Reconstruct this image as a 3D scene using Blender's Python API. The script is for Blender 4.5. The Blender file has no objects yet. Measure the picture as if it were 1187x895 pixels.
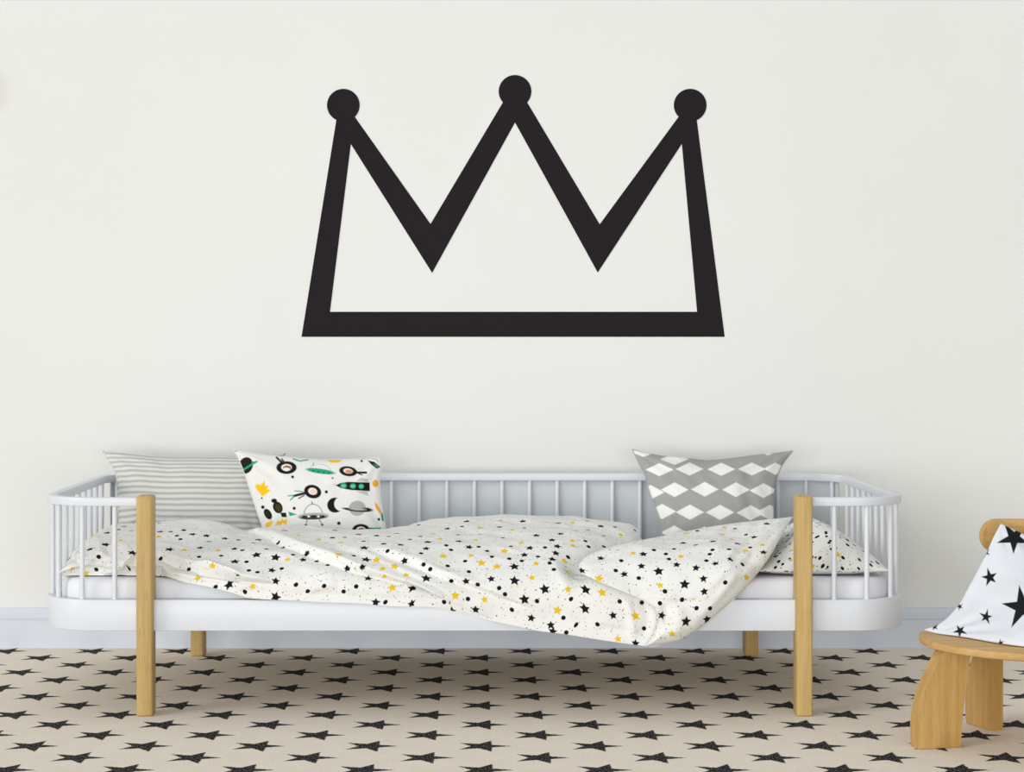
import bpy, bmesh, math, random
import numpy as np
from mathutils import Vector, Matrix

scene = bpy.context.scene
COL = scene.collection
rng = np.random.RandomState(7)
random.seed(7)
PI = math.pi

# ------------------------------------------------------------------ camera
F = 2294.0            # focal length in pixels of the 1187-wide frame
CAMY, CAMZ = -4.8, 0.908
VX, VY = 550.0, 397.0  # principal point

def unproj(px, py, y):
    D = y - CAMY
    return np.stack([(np.asarray(px) - VX) * D / F, np.asarray(y) + 0 * np.asarray(px), CAMZ - (np.asarray(py) - VY) * D / F], -1)

def proj(P):
    D = P[..., 1] - CAMY
    return VX + F * P[..., 0] / D, VY + F * (CAMZ - P[..., 2]) / D

cam = bpy.data.cameras.new('camera')
cam.sensor_width = 36.0
cam.lens = F / 1187 * 36.0
cam.shift_x = (593.5 - VX) / 1187
cam.shift_y = -(447.5 - VY) / 1187
co = bpy.data.objects.new('camera', cam)
co.location = (0, CAMY, CAMZ)
co.rotation_euler = (PI / 2, 0, 0)
COL.objects.link(co)
scene.camera = co

# ------------------------------------------------------------------ helpers
def lin(c):
    c = np.asarray(c, float) / 255.0
    return np.where(c <= 0.04045, c / 12.92, ((c + 0.055) / 1.055) ** 2.4)

def rgba(c):
    l = lin(c)
    return (float(l[0]), float(l[1]), float(l[2]), 1.0)

class NT:
    """small helper to write node trees as expressions"""
    def __init__(self, name, rough=0.6, spec=0.3):
        self.m = bpy.data.materials.new(name)
        self.m.use_nodes = True
        self.t = self.m.node_tree
        self.b = self.t.nodes['Principled BSDF']
        self.b.inputs['Roughness'].default_value = rough
        self.b.inputs['Specular IOR Level'].default_value = spec
    def node(self, typ, **kw):
        n = self.t.nodes.new(typ)
        for k, v in kw.items():
            setattr(n, k, v)
        return n
    def link(self, a, b):
        self.t.links.new(a, b)
    def put(self, sock, v):
        if hasattr(v, 'is_linked') or isinstance(v, bpy.types.NodeSocket):
            self.link(v, sock)
        else:
            sock.default_value = v
    def math(self, op, a, b=0.0, c=None, clamp=False):
        n = self.node('ShaderNodeMath', operation=op, use_clamp=clamp)
        self.put(n.inputs[0], a)
        self.put(n.inputs[1], b)
        if c is not None:
            self.put(n.inputs[2], c)
        return n.outputs[0]
    def ramp(self, v, lo, hi, a=0.0, b=1.0):
        n = self.node('ShaderNodeMapRange')
        self.put(n.inputs[0], v)
        for i, q in enumerate((lo, hi, a, b)):
            n.inputs[i + 1].default_value = q
        return n.outputs[0]
    def mix(self, f, a, b):
        n = self.node('ShaderNodeMix', data_type='RGBA')
        self.put(n.inputs[0], f)
        self.put(n.inputs[6], a)
        self.put(n.inputs[7], b)
        return n.outputs[2]
    def coords(self, which='Object'):
        return self.node('ShaderNodeTexCoord').outputs[which]
    def mapping(self, v, scale=(1, 1, 1), loc=(0, 0, 0), rot=(0, 0, 0)):
        n = self.node('ShaderNodeMapping')
        self.link(v, n.inputs[0])
        n.inputs['Location'].default_value = loc
        n.inputs['Rotation'].default_value = rot
        n.inputs['Scale'].default_value = scale
        return n.outputs[0]
    def sep(self, v):
        n = self.node('ShaderNodeSeparateXYZ')
        self.link(v, n.inputs[0])
        return n.outputs
    def noise(self, v, scale, detail=2.0, rough=0.5):
        n = self.node('ShaderNodeTexNoise')
        self.link(v, n.inputs['Vector'])
        n.inputs['Scale'].default_value = scale
        n.inputs['Detail'].default_value = detail
        n.inputs['Roughness'].default_value = rough
        return n.outputs[0]
    def voronoi(self, v, scale):
        n = self.node('ShaderNodeTexVoronoi', voronoi_dimensions='2D')
        self.link(v, n.inputs['Vector'])
        n.inputs['Scale'].default_value = scale
        return n.outputs
    def attr(self, name):
        return self.node('ShaderNodeAttribute', attribute_name=name)
    def bump(self, h, strength, dist):
        n = self.node('ShaderNodeBump')
        n.inputs['Strength'].default_value = strength
        n.inputs['Distance'].default_value = dist
        self.link(h, n.inputs['Height'])
        self.link(n.outputs[0], self.b.inputs['Normal'])
    def color(self, v):
        self.put(self.b.inputs['Base Color'], v)
        return self.m

def mesh_obj(name, verts, faces, mat, parent=None, smooth=True):
    me = bpy.data.meshes.new(name)
    if isinstance(verts, np.ndarray):
        verts = verts.reshape(-1, 3).tolist()
    me.from_pydata(verts, [], faces)
    me.update()
    if smooth:
        me.polygons.foreach_set('use_smooth', [True] * len(me.polygons))
    me.materials.append(mat)
    o = bpy.data.objects.new(name, me)
    COL.objects.link(o)
    if parent is not None:
        o.parent = parent
    return o

def bm_obj(name, bm, mat, parent=None, smooth=False):
    me = bpy.data.meshes.new(name)
    bmesh.ops.recalc_face_normals(bm, faces=bm.faces)
    bm.to_mesh(me)
    bm.free()
    if smooth:
        me.polygons.foreach_set('use_smooth', [True] * len(me.polygons))
        me.set_sharp_from_angle(angle=math.radians(40))
    me.materials.append(mat)
    o = bpy.data.objects.new(name, me)
    COL.objects.link(o)
    if parent is not None:
        o.parent = parent
    return o

def empty(name, loc=(0, 0, 0)):
    o = bpy.data.objects.new(name, None)
    o.location = loc
    o.empty_display_size = 0.05
    COL.objects.link(o)
    return o

def tag(o, label, cat, group=None):
    o['label'] = label
    o['category'] = cat
    if group:
        o['group'] = group
    return o

def struct(o):
    o['kind'] = 'structure'
    return o

def bevel_box(x0, x1, y0, y1, z0, z1, r=0.003, seg=2):
    bm = bmesh.new()
    bmesh.ops.create_cube(bm, size=1.0)
    for v in bm.verts:
        v.co = Vector(((x0 + x1) / 2 + v.co.x * (x1 - x0), (y0 + y1) / 2 + v.co.y * (y1 - y0), (z0 + z1) / 2 + v.co.z * (z1 - z0)))
    if r > 0:
        bmesh.ops.bevel(bm, geom=list(bm.edges), offset=r, segments=seg, profile=0.5, affect='EDGES')
    return bm

def grid_faces(nr, nc, off=0, flip=False):
    f = []
    for i in range(nr - 1):
        a = off + i * nc
        for j in range(nc - 1):
            q = (a + j, a + j + 1, a + nc + j + 1, a + nc + j)
            f.append(q[::-1] if flip else q)
    return f

def tube(points, r, seg=8, closed=False):
    """verts, faces of a round tube along points"""
    P = np.asarray(points, float)
    n = len(P)
    if closed:
        T = np.roll(P, -1, 0) - np.roll(P, 1, 0)
    else:
        T = np.gradient(P, axis=0)
    T /= np.linalg.norm(T, axis=1)[:, None] + 1e-12
    up = np.array([0.12, 0.31, 1.0]); up /= np.linalg.norm(up)
    A = np.cross(T, up); A /= np.linalg.norm(A, axis=1)[:, None] + 1e-9
    B = np.cross(T, A)
    ang = np.arange(seg) * 2 * PI / seg
    V = P[:, None] + r * (np.cos(ang)[None, :, None] * A[:, None] + np.sin(ang)[None, :, None] * B[:, None])
    faces = []
    m = n if closed else n - 1
    for i in range(m):
        k = (i + 1) % n
        for j in range(seg):
            l = (j + 1) % seg
            faces.append((i * seg + j, i * seg + l, k * seg + l, k * seg + j))
    if not closed:
        faces.append(tuple(range(seg))[::-1])
        faces.append(tuple((n - 1) * seg + j for j in range(seg)))
    return V.reshape(-1, 3), faces

def vnoise(u, v, seed):
    """smooth 2D value noise, unit cell"""
    r = np.random.RandomState(seed).uniform(-1, 1, (257, 257))
    iu = np.floor(u).astype(int); iv = np.floor(v).astype(int)
    fu = u - iu; fv = v - iv
    fu = fu * fu * fu * (fu * (fu * 6 - 15) + 10); fv = fv * fv * fv * (fv * (fv * 6 - 15) + 10)
    a = r[iu % 257, iv % 257]; b = r[(iu + 1) % 257, iv % 257]
    c = r[iu % 257, (iv + 1) % 257]; d = r[(iu + 1) % 257, (iv + 1) % 257]
    return (a * (1 - fu) + b * fu) * (1 - fv) + (c * (1 - fu) + d * fu) * fv

def pchip(xk, yk, x):
    """monotone cubic interpolation through knots"""
    xk = np.asarray(xk, float); yk = np.asarray(yk, float)
    h = np.diff(xk); d = np.diff(yk) / h
    m = np.zeros_like(yk)
    m[0], m[-1] = d[0], d[-1]
    for i in range(1, len(xk) - 1):
        if d[i - 1] * d[i] > 0:
            w1, w2 = 2 * h[i] + h[i - 1], h[i] + 2 * h[i - 1]
            m[i] = (w1 + w2) / (w1 / d[i - 1] + w2 / d[i])
    x = np.clip(x, xk[0], xk[-1])
    i = np.clip(np.searchsorted(xk, x) - 1, 0, len(xk) - 2)
    t = (x - xk[i]) / h[i]
    return ((1 + 2 * t) * (1 - t) ** 2 * yk[i] + t * (1 - t) ** 2 * h[i] * m[i]
            + t * t * (3 - 2 * t) * yk[i + 1] + t * t * (t - 1) * h[i] * m[i + 1])

def resample(pts, n):
    """Catmull-Rom resample of a polyline of any dimension, by arc length"""
    P = np.asarray(pts, float)
    Q = np.vstack([2 * P[0] - P[1], P, 2 * P[-1] - P[-2]])
    out = []
    for i in range(len(P) - 1):
        p0, p1, p2, p3 = Q[i:i + 4]
        t = np.linspace(0, 1, 24, endpoint=False)[:, None]
        out.append(0.5 * (2 * p1 + (p2 - p0) * t + (2 * p0 - 5 * p1 + 4 * p2 - p3) * t ** 2 + (3 * p1 - p0 - 3 * p2 + p3) * t ** 3))
    out = np.vstack(out + [P[-1:]])
    s = np.r_[0, np.cumsum(np.linalg.norm(np.diff(out, axis=0), axis=1))]
    q = np.linspace(0, s[-1], n)
    return np.stack([np.interp(q, s, out[:, k]) for k in range(P.shape[1])], -1)

# signed distances for the printed fabric motifs (numpy)
def sd_poly(X, Y, pts):
    d = np.full(X.shape, 1e9)
    inside = np.zeros(X.shape, bool)
    n = len(pts)
    for i in range(n):
        x0, y0 = pts[i]; x1, y1 = pts[(i + 1) % n]
        ex, ey = x1 - x0, y1 - y0
        t = np.clip(((X - x0) * ex + (Y - y0) * ey) / (ex * ex + ey * ey + 1e-12), 0, 1)
        d = np.minimum(d, np.hypot(X - x0 - t * ex, Y - y0 - t * ey))
        if y0 != y1:
            c = ((y0 > Y) != (y1 > Y)) & (X < (x1 - x0) * (Y - y0) / (y1 - y0) + x0)
            inside ^= c
    return np.where(inside, -d, d)

def star_pts(cx, cy, R, rot=90, ratio=0.42, n=5, jag=0.0, rs=None):
    pts = []
    for k in range(2 * n):
        r = R if k % 2 == 0 else R * ratio
        if jag and rs is not None and k % 2 == 0:
            r *= 1 + rs.uniform(-jag, jag)
        a = math.radians(rot) + PI * k / n
        pts.append((cx + r * math.cos(a), cy - r * math.sin(a)))
    return pts

class Canvas:
    def __init__(self, X, Y, base, aa=3.0):
        self.X, self.Y, self.aa = X, Y, aa
        self.C = np.tile(lin(base), X.shape + (1,))
    def fill(self, d, c):
        a = np.clip(0.5 - d / self.aa, 0, 1)[..., None]
        self.C = self.C * (1 - a) + lin(c) * a
    def ell(self, cx, cy, rx, ry, c, rot=0, clip=None, ring=None):
        t = math.radians(rot)
        x = (self.X - cx) * math.cos(t) + (self.Y - cy) * math.sin(t)
        y = -(self.X - cx) * math.sin(t) + (self.Y - cy) * math.cos(t)
        d = (np.sqrt((x / rx) ** 2 + (y / ry) ** 2) - 1) * min(rx, ry)
        if ring:
            d = np.abs(d) - ring
        if clip is not None:
            d = np.maximum(d, clip)
        self.fill(d, c)
        return d
    def poly(self, pts, c):
        self.fill(sd_poly(self.X, self.Y, pts), c)
    def line(self, pts, w, c):
        d = np.full(self.X.shape, 1e9)
        for (x0, y0), (x1, y1) in zip(pts[:-1], pts[1:]):
            ex, ey = x1 - x0, y1 - y0
            t = np.clip(((self.X - x0) * ex + (self.Y - y0) * ey) / (ex * ex + ey * ey), 0, 1)
            d = np.minimum(d, np.hypot(self.X - x0 - t * ex, self.Y - y0 - t * ey))
        self.fill(d - w / 2, c)

# ------------------------------------------------------------------ materials
def mat_plain(name, c, rough=0.6, spec=0.3, mott=0.02, scale=6.0):
    n = NT(name, rough, spec)
    v = n.noise(n.coords(), scale, 3)
    f = n.ramp(v, 0.3, 0.7, 1 - mott, 1 + mott)
    mx = n.node('ShaderNodeMix', data_type='RGBA', blend_type='MULTIPLY')
    mx.inputs[0].default_value = 1.0
    mx.inputs[6].default_value = rgba(c)
    cc = n.node('ShaderNodeCombineXYZ')
    for i in range(3):
        n.link(f, cc.inputs[i])
    n.link(cc.outputs[0], mx.inputs[7])
    return n.color(mx.outputs[2])

def mat_wall():
    n = NT('wall_paint', 0.85, 0.15)
    P = n.coords()
    v = n.noise(P, 1.3, 4)
    c = n.mix(n.ramp(v, 0.3, 0.7), rgba((230, 231, 228)), rgba((233, 234, 231)))
    # faint pinkish shadow of an unseen wall-mounted object, painted high at the left
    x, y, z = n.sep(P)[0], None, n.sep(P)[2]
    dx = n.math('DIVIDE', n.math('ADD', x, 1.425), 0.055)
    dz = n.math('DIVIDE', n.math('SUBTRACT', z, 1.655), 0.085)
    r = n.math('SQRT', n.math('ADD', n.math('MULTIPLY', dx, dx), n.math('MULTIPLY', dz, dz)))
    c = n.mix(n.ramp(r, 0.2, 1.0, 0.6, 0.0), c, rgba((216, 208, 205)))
    n.bump(n.noise(P, 180, 3), 0.04, 0.002)
    return n.color(c)

def mat_carpet():
    n = NT('star_carpet', 0.95, 0.05)
    P = n.coords()
    s = n.sep(P)
    nz = n.math('MULTIPLY', n.math('SUBTRACT', n.noise(P, 160, 2), 0.5), 0.008)
    X = n.math('ADD', s[0], nz)
    Y = n.math('ADD', s[1], nz)
    a, b = 0.2535, 0.1245
    R, ri = 0.063, 0.0255
    q = (ri * math.cos(PI / 5), ri * math.sin(PI / 5))
    dx, dy = q[0] - R, q[1]
    L = math.hypot(dx, dy)
    nx, ny = dy / L, -dx / L
    ds = []
    for ox, oy in ((0.018, -0.10), (0.018 + a / 2, -0.10 + b)):
        lx = n.math('SUBTRACT', n.math('FLOORED_MODULO', n.math('ADD', X, a / 2 - ox), a), a / 2)
        ly = n.math('SUBTRACT', n.math('FLOORED_MODULO', n.math('ADD', Y, b - oy), 2 * b), b)
        lx = n.math('MULTIPLY', lx, 0.97)
        r = n.math('SQRT', n.math('ADD', n.math('MULTIPLY', lx, lx), n.math('MULTIPLY', ly, ly)))
        ang = n.math('ARCTAN2', ly, lx)
        k = 2 * PI / 5
        fo = n.math('ABSOLUTE', n.math('SUBTRACT', n.math('FLOORED_MODULO', n.math('ADD', ang, k / 2), k), k / 2))
        ux = n.math('MULTIPLY', r, n.math('COSINE', fo))
        uy = n.math('MULTIPLY', r, n.math('SINE', fo))
        ds.append(n.math('ADD', n.math('MULTIPLY', n.math('SUBTRACT', ux, R), nx), n.math('MULTIPLY', uy, ny)))
    d = n.math('MINIMUM', ds[0], ds[1])
    m = n.ramp(d, -0.0012, 0.0012, 1.0, 0.0)
    w = n.noise(n.mapping(P, (1.0, 0.35, 1), rot=(0, 0, 0.6)), 260, 2, 0.6)
    ink = n.mix(n.ramp(w, 0.46, 0.66), rgba((28, 28, 30)), rgba((98, 96, 96)))
    g = n.noise(P, 230, 3, 0.7)
    g2 = n.noise(P, 14, 3)
    base = n.mix(n.ramp(g, 0.3, 0.7), rgba((220, 210, 194)), rgba((247, 238, 224)))
    base = n.mix(n.ramp(g2, 0.3, 0.7, 0.0, 0.25), base, rgba((216, 206, 190)))
    n.bump(g, 0.25, 0.003)
    return n.color(n.mix(m, base, ink))

def mat_wood(name, light, dark, axis, scale=1.0):
    n = NT(name, 0.5, 0.3)
    P = n.coords()
    st = [46 * scale] * 3
    st[axis] = 2.4 * scale
    g = n.noise(n.mapping(P, st), 1.0, 5, 0.6)
    st2 = [420 * scale] * 3
    st2[axis] = 22 * scale
    f = n.noise(n.mapping(P, st2), 1.0, 2, 0.6)
    c = n.mix(n.ramp(g, 0.32, 0.68), rgba(light), rgba(dark))
    c = n.mix(n.ramp(f, 0.56, 0.72, 0.0, 0.45), c, rgba([v * 0.78 for v in dark]))
    n.bump(f, 0.06, 0.001)
    return n.color(c)

def fabric_bump(n, scale=900):
    n.bump(n.noise(n.coords('UV'), scale, 2), 0.12, 0.001)

def mat_print(name, base, k=1.0, ink=(22, 22, 24), yel=(224, 188, 30), attr=True, many=False):
    """white cotton, printed stars come from distance attributes, dots from cells in the cloth's own UV (metres)"""
    n = NT(name, 0.85, 0.12)
    uv = n.coords('UV')
    c = rgba(base)
    def dots(scale, rmin, rmax, keep, colr, c, off):
        v = n.voronoi(n.mapping(uv, loc=off), scale)
        rnd = n.sep(v['Color'])
        rad = n.math('ADD', n.math('MULTIPLY', rnd[0], (rmax - rmin) * scale), rmin * scale)
        m = n.ramp(n.math('SUBTRACT', v['Distance'], rad), -0.0006 * scale, 0.0006 * scale, 1.0, 0.0)
        m = n.math('MULTIPLY', m, n.math('LESS_THAN', rnd[1], keep))
        return n.mix(m, c, colr)
    c = dots(75, 0.0008, 0.0012, 0.40, rgba((110, 108, 106)), c, (0.3, 0.1, 0))
    c = dots(52, 0.0010, 0.0017, 0.34, rgba((40, 40, 42)), c, (3.1, 2.7, 0))
    if many:
        c = dots(42, 0.0026, 0.0048, 0.55, rgba(ink), c, (1.3, 1.7, 0))
        c = dots(28, 0.0038, 0.0064, 0.38, rgba(ink), c, (6.3, 1.1, 0))
        c = dots(24, 0.0042, 0.0058, 0.25, rgba(yel), c, (5.2, 4.4, 0))
    else:
        c = dots(34, 0.0014, 0.0024, 0.30, rgba((222, 205, 110)), c, (7.7, 3.3, 0))
    if attr:
        for nm, cc in (('yellow_print', rgba(yel)), ('black_print', rgba(ink))):
            m = n.ramp(n.attr(nm).outputs['Fac'], -0.0007, 0.0007, 1.0, 0.0)
            c = n.mix(m, c, cc)
    fabric_bump(n)
    return n.color(c)

def mat_paint(name):
    n = NT(name, 0.85, 0.12)
    fabric_bump(n)
    return n.color(n.attr('paint').outputs['Color'])

def mat_stripe():
    n = NT('striped_cotton', 0.85, 0.12)
    uv = n.coords('UV')
    s = n.sep(uv)
    w = n.math('ADD', s[1], n.math('MULTIPLY', n.math('SUBTRACT', n.noise(uv, 9, 2), 0.5), 0.004))
    t = n.math('FLOORED_MODULO', n.math('MULTIPLY', w, 1 / 0.0158), 1.0)
    band = n.math('ABSOLUTE', n.math('SUBTRACT', t, 0.5))
    m = n.ramp(band, 0.08, 0.36, 1.0, 0.0)
    c = n.mix(m, rgba((220, 221, 216)), rgba((178, 180, 174)))
    t2 = n.math('FLOORED_MODULO', n.math('MULTIPLY', w, 1 / 0.0043), 1.0)
    c = n.mix(n.ramp(n.math('ABSOLUTE', n.math('SUBTRACT', t2, 0.5)), 0.1, 0.4, 0.16, 0.0), c, rgba((176, 177, 170)))
    fabric_bump(n)
    return n.color(c)

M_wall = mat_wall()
M_floor = mat_carpet()
M_base = mat_plain('baseboard_paint', (211, 217, 227), 0.45, 0.35, 0.004)
M_paint = mat_plain('white_lacquer', (214, 218, 224), 0.38, 0.4, 0.004)
M_wall_tone = mat_plain('grey_wall_tone', (196, 201, 203), 0.5, 0.3, 0.004)  # grey wall tone, for the added sheet behind the rear spindles
M_leg = mat_wood('oak', (198, 170, 112), (174, 143, 86), 2)
M_seat = mat_wood('seat_oak', (200, 164, 106), (180, 141, 82), 0)
M_stoolleg = mat_wood('stool_leg_oak', (196, 159, 99), (174, 135, 75), 2)
M_mattress = mat_plain('mattress_cotton', (226, 228, 233), 0.9, 0.1, 0.006)
M_slat = mat_wood('pine_slat', (208, 190, 160), (190, 170, 136), 1)
M_duvet = mat_print('star_print_cotton', (228, 228, 224))
M_bedpillow = mat_print('dotted_cotton', (228, 228, 224), attr=False, many=True)
M_cushion = mat_paint('painted_cotton')
M_stripe = mat_stripe()
M_decal = mat_plain('black_vinyl', (31, 26, 30), 0.7, 0.15, 0.02)

# ------------------------------------------------------------------ setting
WALL_Y = 1.096
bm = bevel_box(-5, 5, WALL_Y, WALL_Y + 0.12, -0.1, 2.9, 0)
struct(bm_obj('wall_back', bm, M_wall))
bm = bevel_box(-5, 5, -6.2, WALL_Y, -0.1, 0.0, 0)
struct(bm_obj('floor', bm, M_floor))
prof = [(0, 0), (0.018, 0), (0.018, 0.0775), (0.0165, 0.0795), (0.0135, 0.0805), (0.0125, 0.083), (0.0145, 0.0855),
        (0.0155, 0.090), (0.0150, 0.103), (0.0125, 0.112), (0.0105, 0.1155), (0.0100, 0.1195), (0, 0.1195)]
vs, fs = [], []
for x in (-5.0, 5.0):
    vs += [(x, WALL_Y - d, z) for d, z in prof]
k = len(prof)
for i in range(k):
    j = (i + 1) % k
    fs.append((i, j, k + j, k + i))
fs.append(tuple(range(k))[::-1]); fs.append(tuple(range(k, 2 * k)))
struct(mesh_obj('baseboard_back', vs, fs, M_base, smooth=False))

# ------------------------------------------------------------------ crown decal: a plain clean crown outline on the wall
DW = WALL_Y - CAMY
def wallpt(px, py):
    return ((px - VX) * DW / F, CAMZ - (py - VY) * DW / F)
crown_line = [(366, 376), (398, 128), (500, 288), (597, 112), (694, 288), (800, 128), (824, 376)]
bw = 14.5
SGN = 1
def thick_outline(pts, hw):
    """outer and inner mitred offsets of a closed px polygon"""
    outs = []
    n = len(pts)
    for s in (1, -1):
        ring = []
        for i in range(n):
            p0, p1, p2 = (np.array(pts[(i + j) % n], float) for j in (-1, 0, 1))
            d1 = (p1 - p0) / np.linalg.norm(p1 - p0); d2 = (p2 - p1) / np.linalg.norm(p2 - p1)
            n1 = np.array([d1[1], -d1[0]]); n2 = np.array([d2[1], -d2[0]])
            b = n1 + n2; b /= np.linalg.norm(b)
            ring.append(p1 + s * b * min(hw / max(b @ n1, 0.2), 17.0 if (s == SGN and i in (1, 3, 5)) else 40.0))
        outs.append(ring)
    return outs
ra, rb = thick_outline(crown_line, bw)
bm = bmesh.new()
y0, y1 = WALL_Y - 0.0012, WALL_Y - 0.0001
n = len(ra)
rings = []
for ring in (ra, rb):
    for yy in (y0, y1):
        rings.append([bm.verts.new((wallpt(*p)[0], yy, wallpt(*p)[1])) for p in ring])
for i in range(n):
    j = (i + 1) % n
    a0, a1, b0, b1 = rings
    bm.faces.new((a0[i], a0[j], b0[j], b0[i]))
    bm.faces.new((a1[i], b1[i], b1[j], a1[j]))
    bm.faces.new((a0[i], a1[i], a1[j], a0[j]))
    bm.faces.new((b0[i], b0[j], b1[j], b1[i]))
for c in (crown_line[1], crown_line[3], crown_line[5]):
    rr = 19.0
    yf = y0 - 0.0003
    front = [bm.verts.new((wallpt(c[0] + rr * math.cos(t), c[1] - 6 + rr * math.sin(t))[0], yf, wallpt(c[0] + rr * math.cos(t), c[1] - 6 + rr * math.sin(t))[1])) for t in np.arange(32) * PI / 16]
    back = [bm.verts.new((v.co.x, y1, v.co.z)) for v in front]
    bm.faces.new(front); bm.faces.new(back[::-1])
    for i in range(32):
        j = (i + 1) % 32
        bm.faces.new((front[i], back[i], back[j], front[j]))
crown = bm_obj('wall_decal', bm, M_decal)
tag(crown, 'large black crown decal on the white wall above the bed', 'wall decal')

# ------------------------------------------------------------------ bed
RF, RBK = 0.03, 0.95           # outer faces of the rails (front, back)
HX = 1.070                     # half length, outer
YC = (RF + RBK) / 2
def rounded_path(inset, R, x_from=None, nseg=14):
    """closed rounded rectangle (inset from the outer outline), or the U from the right leg round the back to the left leg"""
    hx = HX - inset; hy = (RBK - RF) / 2 - inset; r = R - inset
    pts = []
    for cx, cy, a0 in ((hx - r, -hy + r, -90), (hx - r, hy - r, 0), (-hx + r, hy - r, 90), (-hx + r, -hy + r, 180)):
        for k in range(nseg + 1):
            a = math.radians(a0 + 90 * k / nseg)
            pts.append((cx + r * math.cos(a), YC + cy + r * math.sin(a)))
    if x_from is not None:
        pts = [(x_from, YC - hy)] + pts + [(-x_from, YC - hy)]
    return pts

def sweep_rect(outer, inner, z0, z1, bev, closed):
    """rail with a small chamfer between two plan outlines"""
    o = np.array(outer); i = np.array(inner)
    w = np.linalg.norm(o - i, axis=1)[:, None]
    e = (i - o) / w
    sec = [(0, z0 + bev), (0, z1 - bev), (bev * .3, z1 - bev * .3), (bev, z1), (-bev, z1), (-bev * .3, z1 - bev * .3), (0, z1 - bev), (0, z0 + bev), (-bev * .3, z0 + bev * .3), (-bev, z0), (bev, z0), (bev * .3, z0 + bev * .3)]
    side = [0, 0, 0, 0, 1, 1, 1, 1, 1, 1, 0, 0]
    n = len(o); m = len(sec)
    V = []
    for k in range(n):
        for (d, z), s in zip(sec, side):
            p = (o[k] if s == 0 else i[k]) + e[k] * d
            V.append((p[0], p[1], z))
    fs = []
    for k in range(n if closed else n - 1):
        l = (k + 1) % n
        for j in range(m):
            q = (j + 1) % m
            fs.append((k * m + j, l * m + j, l * m + q, k * m + q))
    if not closed:
        fs.append(tuple(range(m))); fs.append(tuple((n - 1) * m + j for j in range(m))[::-1])
    return V, fs

bed = empty('daybed', (0, YC, 0))
tag(bed, 'white low daybed with spindle rails and four oak legs standing against the wall', 'bed')
OFF = Vector((0, -YC, 0))
def bedpart(name, V, fs, mat, smooth=True):
    V = [(v[0], v[1] - YC, v[2]) for v in V]
    o = mesh_obj(name, V, fs, mat, bed, smooth)
    if smooth:
        o.data.set_sharp_from_angle(angle=math.radians(40))
    return o
RAD = 0.145
V, fs = sweep_rect(rounded_path(0, RAD), rounded_path(0.022, RAD), 0.2037, 0.2795, 0.0025, True)
bedpart('base_rail', V, fs, M_paint)
LEGX0, LEGX1 = 0.782, 0.821
V, fs = sweep_rect(rounded_path(0.0, RAD, 0.805), rounded_path(0.024, RAD, 0.805), 0.508, 0.529, 0.0025, False)
bedpart('top_rail', V, fs, M_paint)
# added sheet standing in for the greyer wall behind the spindles, carried round into the two rear corners
po = [p for p in rounded_path(0.0015, RAD, None, 20) if p[1] > RBK - 0.075]
pi_ = [p for p in rounded_path(0.0055, RAD, None, 20)]
pi_ = [q for p, q in zip(rounded_path(0.0015, RAD, None, 20), pi_) if p[1] > RBK - 0.075]
V, fs = sweep_rect(po, pi_, 0.278, 0.5095, 0.0005, False)
bedpart('added_wall_stand_in', V, fs, M_wall_tone)
# slatted base inside the rail
for k in range(11):
    x = -0.95 + 0.19 * k
    b_ = bevel_box(x - 0.035, x + 0.035, RF + 0.024 - YC, RBK - 0.024 - YC, 0.2065, 0.2185, 0.002, 1)
    o = bm_obj('slat', b_, M_slat, bed)
# legs (half let into the rail), soft edges
def leg_mesh(x0, x1, y0, y1):
    return bevel_box(x0, x1, y0 - YC, y1 - YC, 0.0, 0.5355, 0.006, 3)
for x0, x1 in ((-LEGX1, -LEGX0), (LEGX0, LEGX1)):
    for y0, y1 in ((0.0, 0.06), (0.92, 0.98)):
        bm_obj('leg', leg_mesh(x0, x1, y0, y1), M_leg, bed, smooth=True)
# spindles
def spindle(x, y):
    zs = np.array([0.276, 0.285, 0.40, 0.50, 0.511])
    V, fs = tube([(0, 0, z) for z in zs], 0.0062, 12)
    V = V + np.array([x, y, 0])
    bedpart('spindle', V, fs, M_paint)
cin = 0.012
yb = RBK - cin
for k in range(-11, 12):
    spindle(0.08 * k, yb)
path = np.array(rounded_path(cin, RAD, 0.88, 20))
half = path[:(len(path)) // 2]
# from front right (0.88, front) round the end to (0.88, back)
seg = [tuple(p) for p in path if p[0] > 0]
seg = seg[:]                       # starts at (0.88, front), ends at the arc into the back rail
seg.append((0.88, yb))
seg = np.array(seg)
s = np.r_[0, np.cumsum(np.linalg.norm(np.diff(seg, axis=0), axis=1))]
ns = int(round(s[-1] / 0.0815))
for k in range(0, ns):
    q = s[-1] * k / ns
    x = float(np.interp(q, s, seg[:, 0])); y = float(np.interp(q, s, seg[:, 1]))
    spindle(x, y); spindle(-x, y)

# mattress
MZ = 0.327
mo = rounded_path(0.038, 0.13)
c2 = np.array(mo); ctr = np.array([0, YC])
mv, mf = [], []
layers = [(0.020, 0.2195), (0.004, 0.2235), (0.0, 0.235), (0.0, MZ - 0.022), (0.0025, MZ - 0.011), (0.009, MZ - 0.003), (0.02, MZ)]
for d, z in layers:
    for p in rounded_path(0.038 + d, 0.13 + 0.0):
        mv.append((p[0], p[1] - YC, z))
m = len(mo)
for i in range(len(layers) - 1):
    for j in range(m):
        l = (j + 1) % m
        mf.append((i * m + j, i * m + l, (i + 1) * m + l, (i + 1) * m + j))
mf.append(tuple(range(m))[::-1])
mf.append(tuple((len(layers) - 1) * m + j for j in range(m)))
mat_o = mesh_obj('mattress', mv, mf, M_mattress)
mat_o.location = (0, YC, 0)
mat_o.data.set_sharp_from_angle(angle=math.radians(50))
tag(mat_o, 'white mattress lying inside the frame of the white daybed', 'mattress')

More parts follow.
